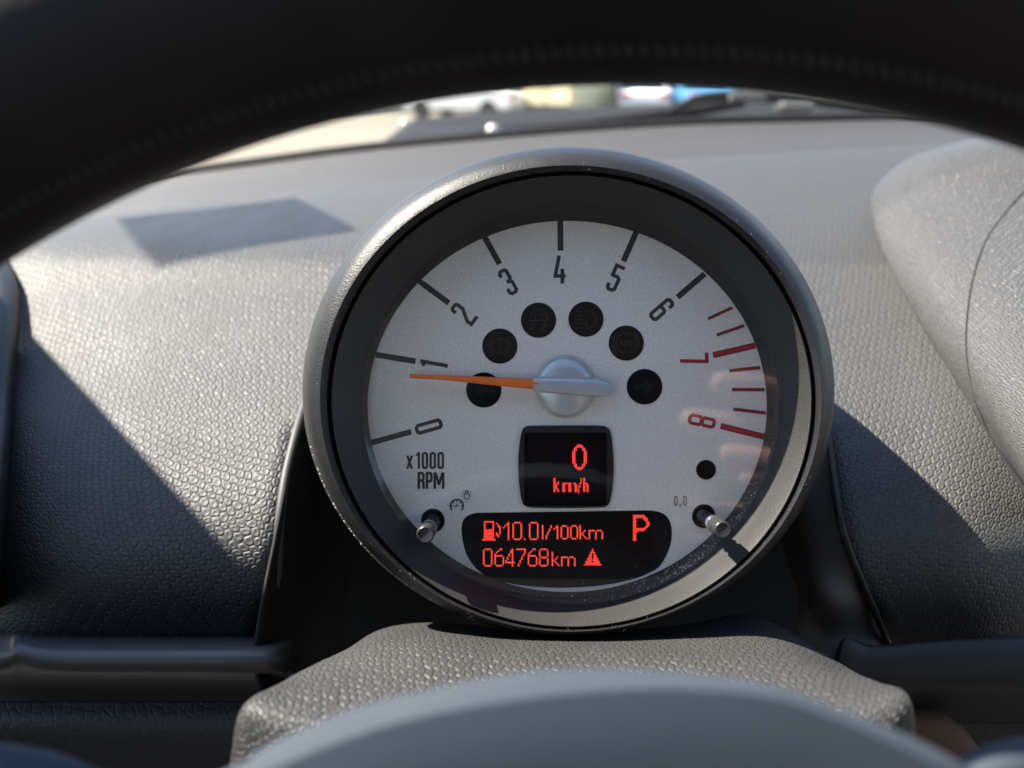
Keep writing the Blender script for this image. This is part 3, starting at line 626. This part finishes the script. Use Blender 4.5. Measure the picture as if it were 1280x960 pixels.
SM = {'l': ['#'] * 9, '/': ['   #', '   #', '  # ', '  # ', ' #  ', ' #  ', '#   ', '#   ', '#   '], '1': ['  #', ' ##', '# #'] + ['  #'] * 6,
 '0': [' ### '] + ['#   #'] * 7 + [' ### '], 'k': ['#    ', '#    ', '#    ', '#  # ', '# #  ', '##   ', '# #  ', '#  # ', '#   #'],
 'm': ['#### ### ', '#   #   #', '#   #   #', '#   #   #', '#   #   #', '#   #   #'],
 'h': ['#    ', '#    ', '#    ', '# ## ', '##  #', '#   #', '#   #', '#   #', '#   #'],
 'tri': ['     #     ', '     #     ', '    ###    ', '    # #    ', '   ## ##   ', '   ## ##   ', '  ### ###  ', '  #######  ', ' #### #### ', ' ######### ', '###########'],
 'P': ['#######   ', '########  ', '##    ### ', '##     ## ', '##      ##', '##      ##', '##      ##', '##     ## ', '########  ', '#######   ', '###       ', '##        ', '##        ', '##        ', '##        ', '##        '],
 'S0': ['   ###   ', '  #####  ', ' ##   ## ', ' ##   ## '] + ['##     ##'] * 8 + [' ##   ## ', ' ##   ## ', '  #####  ', '   ###   '],
 'Sk': ['##   ', '##   ', '##  #', '## ##', '#### ', '###  ', '#### ', '## ##', '##  #'], 'Sm': ['###### ## ', '##  ##  ##', '##  ##  ##', '##  ##  ##', '##  ##  ##', '##  ##  ##'], 'Sh': ['##   ', '##   ', '##   ', '#### ', '## ##', '## ##', '## ##', '## ##', '## ##'],
 'S/': ['  #', '  #', '  #', ' ##', ' # ', '## ', '#  ', '#  ', '#  ', '#  ']}
SM['k'] = SM['k'][0:9]
def cells(bits, x, y, cw, ch, z, parent, m, name):
    bm = bmesh.new(); g = 0.10
    for j, r in enumerate(bits):
        i = 0
        while i < len(r):
            if r[i] == '#':
                x0 = x + i * cw; x1 = x0 + cw; y0 = y + j * ch; y1 = y0 + ch
                f = [P(x0, y0, 0), P(x1 - g * cw, y0, 0), P(x1 - g * cw, y1 - g * ch, 0), P(x0, y1 - g * ch, 0)]
                bm.faces.new([bm.verts.new((v.x, v.y, z)) for v in f][::-1])
            i += 1
    return from_bm(name, bm, m, parent, smooth=False)
zt = -.00076; C_, H_ = 2.03, 2.08
cells(BIG['pump'], 602.6, 652.0, 2.15, 2.05, zt, trip, M['led2'], 'pump_symbol')
for chh, x in (('1', 628.6), ('0', 640.6), ('0', 661.3)): cells(BIG[chh], x, 653, C_, H_, zt, trip, M['led'], 'digit')
cells(BIG['.'], 655, 673.8, C_, H_, zt, trip, M['led'], 'digit')
for chh, x in (('l', 677.6), ('/', 682.2), ('1', 692), ('0', 701), ('0', 713), ('k', 724.6)): cells(SM[chh], x, 657.2, C_, 1.98, zt, trip, M['led'], 'digit' if chh in '01' else 'letter')
cells(SM['m'], 736.1, 663, C_, 2.0, zt, trip, M['led'], 'letter')
cells(SM['P'], 791.8, 644.2, 2.08, 2.05, zt, trip, M['led2'], 'letter')
for chh, x in (('0', 603.6), ('6', 618), ('4', 631.6), ('7', 645.4), ('6', 659.8), ('8', 673.8)): cells(BIG[chh], x, 686.4, C_, 2.06, zt, trip, M['led'], 'digit')
cells(SM['k'], 689.8, 690.6, C_, 2.0, zt, trip, M['led'], 'letter'); cells(SM['m'], 701.6, 696.4, C_, 2.05, zt, trip, M['led'], 'letter')
cells(SM['tri'], 730.2, 686.6, 2.02, 1.92, zt, trip, M['led2'], 'warning_symbol')
zs_ = -.00094
cells(SM['S0'], 715.6, 556, 2.06, 2.0, zs_, spd, M['led2'], 'digit')
for chh, x, dy in (('Sk', 692, 0), ('Sm', 703.2, 6), ('S/', 723.2, 0), ('Sh', 729.2, 0)): cells(SM[chh], x, 598.6 + dy - .6, 1.42 if chh != 'Sm' else 1.9, 1.98, zs_, spd, M['led2'], 'letter')

# pointer: silver hub, tail arm, orange needle
bm = ring_loft([(706.2, 483.2, 37.5, 39.5, .0002)] + [(706.2 + .2 * k, 483.2, 36.2 * math.cos(R(a)) + .5, 38.2 * math.cos(R(a)) + .5, .0010 + .0030 * math.sin(R(a))) for k, a in enumerate(range(0, 91, 9))], n=72, close_last=True)
hub = from_bm('hub', bm, M['silver'], tach, ang=60)
def arm_bm(prof, z0, h):
    """rounded bar; prof = list of (x, ytop, ybottom) in pixels"""
    bm = bmesh.new(); rows = []
    for (x, yt, yb) in prof:
        r = []
        for k in range(9):
            a = math.pi * k / 8; yy = (yt + yb) / 2 - (yb - yt) / 2 * math.cos(a)
            q = P(x, yy, 0.004); r.append(bm.verts.new((q.x, q.y, z0 + h * (0.35 + .65 * math.sin(a) ** .7 if 0 < k < 8 else 0))))
        rows.append(r)
    for a, b in zip(rows, rows[1:]):
        for i in range(8): bm.faces.new((a[i], b[i], b[i + 1], a[i + 1]))
        bm.faces.new((a[0], a[8], b[8], b[0]))
    bm.faces.new(rows[0]); bm.faces.new(rows[-1][::-1])
    return bm
from_bm('pointer_tail', arm_bm([(667, 471.5, 489.5), (675, 470.6, 490.6), (700, 470.8, 493), (740, 472, 496.6), (752, 473, 497), (759, 475.5, 496), (763.5, 479.5, 492.5), (765.5, 484, 488.5)], .0024, .0026), M['silver'], tach, ang=70)
from_bm('needle_seat', arm_bm([(664.5, 473, 488), (671, 472.6, 488.4), (675.2, 474.5, 486.5), (677.5, 478, 483)], .0026, .0018), M['white'], tach, ang=70)
from_bm('needle', arm_bm([(512.6, 467.4, 472.6), (560, 469, 475.6), (600, 470.6, 480), (640, 472.3, 484), (666, 473.6, 486.8), (671, 475, 486), (673.6, 478, 482.5)], .0035, .0015), M['orange'], tach, ang=60)
# trip stems
for cx, cy, rr, nm in ((541, 651.5, 10.6, 0), (880, 646, 10.2, 1)):
    def rg(z, r):     # a straight stem of true radius r (pixels at the dial) seen at height z
        k = D / (D - z); return (640 + (cx - 640) * k, 480 + (cy - 480) * k, r * k, r * k, z)
    st = from_bm('trip_stem', ring_loft([rg(-.004, rr * .78), rg(.0090, rr * .78), rg(.0094, rr * .9), rg(.0104, rr * .9), rg(.0106, rr * .78), rg(.0125, rr * .78)], n=40), M['chrome'], tach, ang=40)
    kn = from_bm('knob', ring_loft([rg(.0122, rr * .72), rg(.0124, rr * .98), rg(.0185, rr * .98), rg(.0194, rr * .9), rg(.0196, rr * .8), rg(.0194, rr * .5), rg(.01935, .5)], n=40, close_last=True, close_first=True), M['knob'], st, ang=50)
# clear lens
bm = ring_loft([(713, 507, 260.8, 249.2, .0053), (713, 507, 1.0, 1.0, .0058)], n=128, close_last=True)
from_bm('lens', bm, M['lens'], tach, ang=80)
# dust specks caught on the bezel and lens edge
bm = bmesh.new()
def speck(p, r):
    d = Vector((random.gauss(0, 1), random.gauss(0, 1), random.gauss(0, 1))).normalized(); u = d.orthogonal().normalized(); v = d.cross(u)
    a = [bm.verts.new(p + (u * math.cos(t) + v * math.sin(t)) * r * random.uniform(.5, 1.2)) for t in (0, 1.6, 3.1, 4.7)]; b_ = bm.verts.new(p + d * r * .6)
    for i in range(4): bm.faces.new((a[i], a[(i + 1) % 4], b_))
for i in range(420):
    t = random.gauss(R(50), R(16)); f = abs(random.gauss(0, .035)); r = random.choice((.00008, .00012, .0002))
    k = 1 - f
    speck(P(713 + 259 * k * math.cos(t), 507 + 247 * k * math.sin(t), .0057), r)
for i in range(120):
    t = random.uniform(0, 6.28); k = math.sqrt(random.random()) * .98
    speck(P(713 + 259 * k * math.cos(t), 507 + 247 * k * math.sin(t), .0060), random.choice((.00004, .00006)))
for i in range(260):
    t = random.gauss(R(140), R(14)); w_ = random.gauss(0, .35); x = 711 + (330.5 + w_) * math.cos(t); y = 490.5 + (304 + w_) * math.sin(t)
    speck(P(x, y, .0142), random.choice((.0001, .00015, .00024)))
for i in range(160):
    t = random.uniform(0, 6.28); speck(P(713.4 + 313 * math.cos(t) * random.uniform(.985, 1.02), 498 + 291 * math.sin(t) * random.uniform(.985, 1.02), .0207), random.choice((.00006, .0001)))
d_ = from_bm('dust', bm, M['dust'], None, smooth=False); tag(d_, 'pale dust specks scattered on the gauge lens and rim', 'dust', kind='stuff')

# ------------------------------------------------------------------ steering wheel
WZ = .112
whl = thing('steering_wheel', 'black leather steering wheel, its rim and hub out of focus in front of the gauge', 'steering wheel')
RW, rw = .198, .0195
cW = P(758, 0, WZ); rin = RW - rw
yi = -(97 - 480) * (D - WZ) / F
cen = Vector((cW.x, yi - rin, WZ))
bm = bmesh.new(); nU, nV = 220, 28; rows = []
rotW = Matrix.Rotation(R(-3.0), 3, 'Y')
for i in range(nU):
    a = 2 * math.pi * i / nU; rr = []
    for j in range(nV):
        b = 2 * math.pi * j / nV
        p = Vector(((RW + rw * math.cos(b)) * math.sin(a), (RW + rw * math.cos(b)) * math.cos(a), rw * math.sin(b) * .95))
        rr.append(bm.verts.new(rotW @ p + cen))
    rows.append(rr)
for i in range(nU):
    for j in range(nV): bm.faces.new((rows[i][j], rows[(i + 1) % nU][j], rows[(i + 1) % nU][(j + 1) % nV], rows[i][(j + 1) % nV]))
rimo = from_bm('rim', bm, M['leather'], whl, ang=60)
tm = None
for i in range(110):
    a = R(-34 + i * .62)
    rr_ = RW - rw * .93
    p = rotW @ Vector((rr_ * math.sin(a), rr_ * math.cos(a), rw * .36)) + cen
    if tm is None:
        bm = bmesh.new(); bmesh.ops.create_cone(bm, cap_ends=True, segments=6, radius1=.00035, radius2=.00035, depth=.003, matrix=Matrix.Rotation(R(90), 4, 'X'))
        st0 = from_bm('stitch', bm, M['thread'], rimo); tm = st0
        o = st0
    else:
        o = tm.copy(); COL.objects.link(o); o.parent = rimo
    o.location = p; o.rotation_euler = (0, 0, -a + R(25))
# hub pad
B_ = [(180, 1010), (292, 960), (337, 932), (412, 899), (490, 874), (650, 842), (800, 838), (950, 853), (1040, 882), (1137, 921), (1212, 962), (1290, 1030)]
Ar = [(x, y + 14, .108) for x, y in B_]
Bq = [(x, y + 3, .121) for x, y in B_]
Bb = [(x, y, .1240) for x, y in B_]
Cc = [(170, 1040, .1265), (285, 985, .1265), (345, 955, .1265), (430, 920, .1265), (520, 893, .1265), (660, 868, .1265), (815, 857, .1265), (950, 866, .1265), (1035, 892, .1265), (1125, 930, .1265), (1200, 975, .1265), (1280, 1050, .1265)]
Dd = [(x, y + 14, .1272) for x, y, z in Cc]
Ee = [(x, y + 110, .1282) for x, y, z in Cc]
Ff = [(x, y + 300, .1280) for x, y, z in Cc]
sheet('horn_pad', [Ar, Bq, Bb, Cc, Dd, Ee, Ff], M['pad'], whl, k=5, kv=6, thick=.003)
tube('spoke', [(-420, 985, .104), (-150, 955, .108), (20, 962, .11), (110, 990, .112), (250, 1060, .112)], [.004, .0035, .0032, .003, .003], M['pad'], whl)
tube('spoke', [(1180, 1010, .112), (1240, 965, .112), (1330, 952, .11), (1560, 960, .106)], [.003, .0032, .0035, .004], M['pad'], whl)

# ------------------------------------------------------------------ windscreen, cowl and wiper
zb = -.445
def ws(x, t): # sloping glass, t = 0 foot .. 1 top
    return Vector((x, .222 + .43 * t, zb + .40 * t))
bm = bmesh.new()
v1 = [bm.verts.new(v) for v in (ws(-.75, 0), ws(.95, 0), ws(.95, 1), ws(-.75, 1))]
nrm = (ws(0, 1) - ws(0, 0)).cross(Vector((1, 0, 0))).normalized() * .004
bm.faces.new(v1)
screen = from_bm('windscreen', bm, M['glass'], None, smooth=False)
tag(screen, 'clear sloping windscreen glass above the dashboard', 'windscreen')
sm_ = screen.modifiers.new('thickness', 'SOLIDIFY'); sm_.thickness = .0045; sm_.offset = 1
# unseen film added inside the glass, cut to shade a patch of dashboard
corners = [hit(UB, *c) for c in ((152, 272), (372, 246), (452, 286), (202, 331))]
p0 = ws(0, 0); nn = (ws(0, 1) - p0).cross(Vector((1, 0, 0))).normalized()
quad = []
for cpt in corners:
    if cpt is None: continue
    t = (p0 - cpt).dot(nn) / SUN_G.dot(nn); quad.append(cpt + SUN_G * t)
if len(quad) == 4:
    off = nn if nn.dot(Vector((0, 0, D)) - p0) > 0 else -nn
    bm = bmesh.new(); a = [bm.verts.new(v + off * .004) for v in quad]; b = [bm.verts.new(v + off * .0046) for v in quad]
    bm.faces.new(a); bm.faces.new(b[::-1])
    for i in range(4): bm.faces.new((a[i], b[i], b[(i + 1) % 4], a[(i + 1) % 4]))
    tag(from_bm('shade_card', bm, M['card'], None, smooth=False), 'unseen translucent milky film added inside the windscreen to shade the upper left dashboard', 'card')
cowl = thing('wiper_cowl', 'blue-grey plastic cowl at the foot of the windscreen outside', 'cowl')
M['cowl'] = mat('cowl_grey', (0.016, 0.018, 0.021), 0.8, spec=0.15)
sheet('panel', [[(519, 148, -.95), (587, 142, -.95), (666, 137, -.95), (800, 131, -.95), (960, 127, -.95), (1200, 128, -.95)], [(490, 168, -.85), (587, 160, -.85), (666, 156, -.85), (800, 152, -.85), (960, 150, -.85), (1200, 152, -.85)],
                [(455, 195, -.70), (587, 190, -.70), (666, 186, -.70), (800, 180, -.70), (960, 180, -.70), (1200, 180, -.70)]], M['cowl'], cowl, k=6)
wip = thing('windscreen_wiper', 'dark windscreen wiper arm lying along the cowl behind the gauge', 'wiper')
tube('arm', [(545, 178, -.66), (620, 168, -.68), (720, 160, -.70), (840, 143, -.72), (930, 128, -.72)], [.005, .008, .009, .008, .006], M['groove'], wip)
tube('blade', [(835, 140, -.70), (880, 122, -.70), (960, 121, -.70), (1060, 132, -.70), (1160, 146, -.70)], [.003, .006, .007, .005, .004], M['groove'], wip)
bm = bmesh.new(); c0 = P(994, 134, -.66); box(bm, c0, (.042, .013, .02), bev=.004); from_bm('blade_clip', bm, mat('clip_grey', (0.14, 0.14, 0.12), 0.4), wip)
for i in range(9):
    bm = bmesh.new(); box(bm, P(914 + i * 5, 120, -.66), (.0022, .011, .01)); from_bm('rib', bm, mat('rib_grey', (0.12, 0.12, 0.12), 0.4), wip)
M['nut'] = mat('nut_pale', (0.65, 0.55, 0.50), 0.35, metal=.4)
for x, y, r in ((506, 155, .0036), (616, 163, .0052)):
    bm = bmesh.new(); bmesh.ops.create_uvsphere(bm, u_segments=20, v_segments=12, radius=r * 1.3, matrix=Matrix.Translation(P(x, y, -.60)) @ Matrix.Diagonal((1, 1, .6, 1)))
    from_bm('pivot_nut', bm, M['nut'], wip)

# ------------------------------------------------------------------ cabin round the camera (seen only in reflections and by its shade)
M['fabric'] = mat('cabin_fabric', (0.06, 0.055, 0.05), 0.9); M['liner'] = mat('headliner_grey', (0.30, 0.29, 0.27), 0.95)
# added unseen slab; its edge is fitted to cast the lower-left dashboard shadow
a1 = hit(UB, 60, 440); a2 = hit(UB, 325, 735)
E1 = a1 + SUN_G * .26; E2 = a2 + SUN_G * .42; dd = (E2 - E1)
E1 = E1 - dd * .9; E2 = E2 + dd * .55
low = Vector((-.30, -.42, -.02))
low = low - SUN_G * low.dot(SUN_G)
bm = bmesh.new()
pts = [E1, E2, E2 + low, E1 + low]
th = SUN_G * .02
va = [bm.verts.new(v) for v in pts]; vb = [bm.verts.new(v + th) for v in pts]
bm.faces.new(va); bm.faces.new(vb[::-1])
for i in range(4): bm.faces.new((va[i], vb[i], vb[(i + 1) % 4], va[(i + 1) % 4]))
tag(from_bm('shade_slab', bm, M['fabric'], None, smooth=False), 'unseen dark slab added left of the dashboard to cast its diagonal shadow', 'door')
bm = bmesh.new(); box(bm, Vector((.35, -1.25, CAMH + .42)), (1.5, 2.0, .04), bev=.015)
tag(from_bm('headliner', bm, M['liner'], world=True), 'pale grey cabin headliner overhead behind the windscreen', 'roof lining')
seat = thing('driver_seat', 'dark driver seat facing the steering wheel', 'seat', mw=Matrix.Translation((0, -.75, 0)))
bm = bmesh.new(); box(bm, Vector((0, 0, .95)), (.52, .14, .75), bev=.05); from_bm('backrest', bm, M['fabric'], seat)
bm = bmesh.new(); box(bm, Vector((0, .27, .55)), (.52, .55, .14), bev=.05); from_bm('seat_cushion', bm, M['fabric'], seat)
bm = bmesh.new(); box(bm, Vector((0, -.01, 1.43)), (.28, .1, .18), bev=.04); from_bm('headrest', bm, M['fabric'], seat)

M['bodypaint'] = mat('body_paint', (0.06, 0.065, 0.07), 0.4)
for sx, lab in ((-1, 'lower skin of the driver side door'), (1, 'lower skin of the passenger side door')):
    e = thing('car_door', 'dark ' + lab, 'door', mw=Matrix.Translation((sx * .78 if sx < 0 else 1.25, 0, 0)))
    bm = bmesh.new(); box(bm, Vector((0, -.35, .62)), (.06, 1.5, .78), bev=.02); from_bm('panel', bm, M['fabric'], e)
    bm = bmesh.new(); box(bm, Vector((0, -1.1, 1.32)), (.07, .16, .62), bev=.02); from_bm('pillar', bm, M['liner'], e)
bm = bmesh.new(); box(bm, Vector((.235, -.6, .20)), (2.0, 3.2, .05), bev=.02)
tag(from_bm('cabin_floor', bm, M['fabric'], world=True), 'dark carpeted cabin floor under the dashboard', 'car floor')
bm = bmesh.new(); box(bm, Vector((.235, 1.55, .86)), (1.7, 1.0, .12), bev=.05); box(bm, Vector((.235, 1.98, .5)), (1.7, .1, .7), bev=.03)
tag(from_bm('bonnet', bm, M['bodypaint'], world=True), 'dark bonnet ahead of the windscreen, hidden behind the dashboard', 'bonnet')
rs = thing('rear_seat', 'dark rear bench seat behind the driver', 'seat', mw=Matrix.Translation((.235, -1.75, 0)))
bm = bmesh.new(); box(bm, Vector((0, 0, .95)), (1.6, .16, .9), bev=.05); from_bm('backrest', bm, M['fabric'], rs)
bm = bmesh.new(); box(bm, Vector((0, .3, .5)), (1.6, .6, .16), bev=.05); from_bm('seat_cushion', bm, M['fabric'], rs)

# ------------------------------------------------------------------ hand and phone that take the picture (mirrored in the gauge lens)
ph = thing('smartphone', 'black smartphone held level in front of the steering wheel', 'phone')
bm = bmesh.new(); box(bm, Vector((.045, -.022, .2262)), (.150, .072, .008), bev=.0035); from_bm('body', bm, M['black'], ph)
bm = bmesh.new(); box(bm, Vector((.045, -.022, .2304)), (.146, .068, .0008), bev=.0003); from_bm('screen', bm, M['carglass'], ph)
M['skin'] = mat('skin', (0.62, 0.34, 0.24), 0.5, Subsurface_Weight=0.1)
def skin_chain(verts, edges, radii, name, m, parent):
    me = bpy.data.meshes.new(name); me.from_pydata([Vector(v) for v in verts], edges, []); o = link(name, me, m, parent, smooth=False)
    o.matrix_world = G
    sk = o.modifiers.new('skin', 'SKIN'); sk.use_smooth_shade = True
    for v, rr in zip(me.skin_vertices[0].data, radii): v.radius = (rr, rr)
    me.skin_vertices[0].data[0].use_root = True
    ss = o.modifiers.new('sub', 'SUBSURF'); ss.levels = 2; ss.render_levels = 2
    return o
hv = [(.176, -.036, .232), (.215, -.060, .240), (.300, -.150, .262), (.420, -.270, .300),
      (.166, -.012, .228), (.150, -.004, .219), (.130, .000, .214), (.112, .001, .2135),
      (.168, -.030, .226), (.146, -.028, .216), (.118, -.023, .2125), (.094, -.019, .2125),
      (.170, -.048, .230), (.158, -.047, .241), (.140, -.044, .246), (.126, -.042, .248),
      (.174, -.062, .234), (.162, -.061, .241), (.148, -.058, .243), (.136, -.056, .240),
      (.190, -.076, .226), (.160, -.080, .212), (.122, -.076, .205), (.086, -.073, .203)]
he = [(0, 1), (1, 2), (2, 3), (0, 4), (4, 5), (5, 6), (6, 7), (0, 8), (8, 9), (9, 10), (10, 11), (0, 12), (12, 13), (13, 14), (14, 15), (0, 16), (16, 17), (17, 18), (18, 19), (1, 20), (20, 21), (21, 22), (22, 23)]
hr_ = [.018, .024, .030, .040, .011, .0088, .0082, .0072, .0115, .0092, .0086, .0076, .011, .0088, .008, .007, .010, .0078, .0072, .0062, .013, .0115, .0105, .0092]
hand = skin_chain(hv, he, hr_, 'person', M['skin'], None)
tag(hand, 'hand and bare forearm holding up a black phone over the steering wheel', 'person')
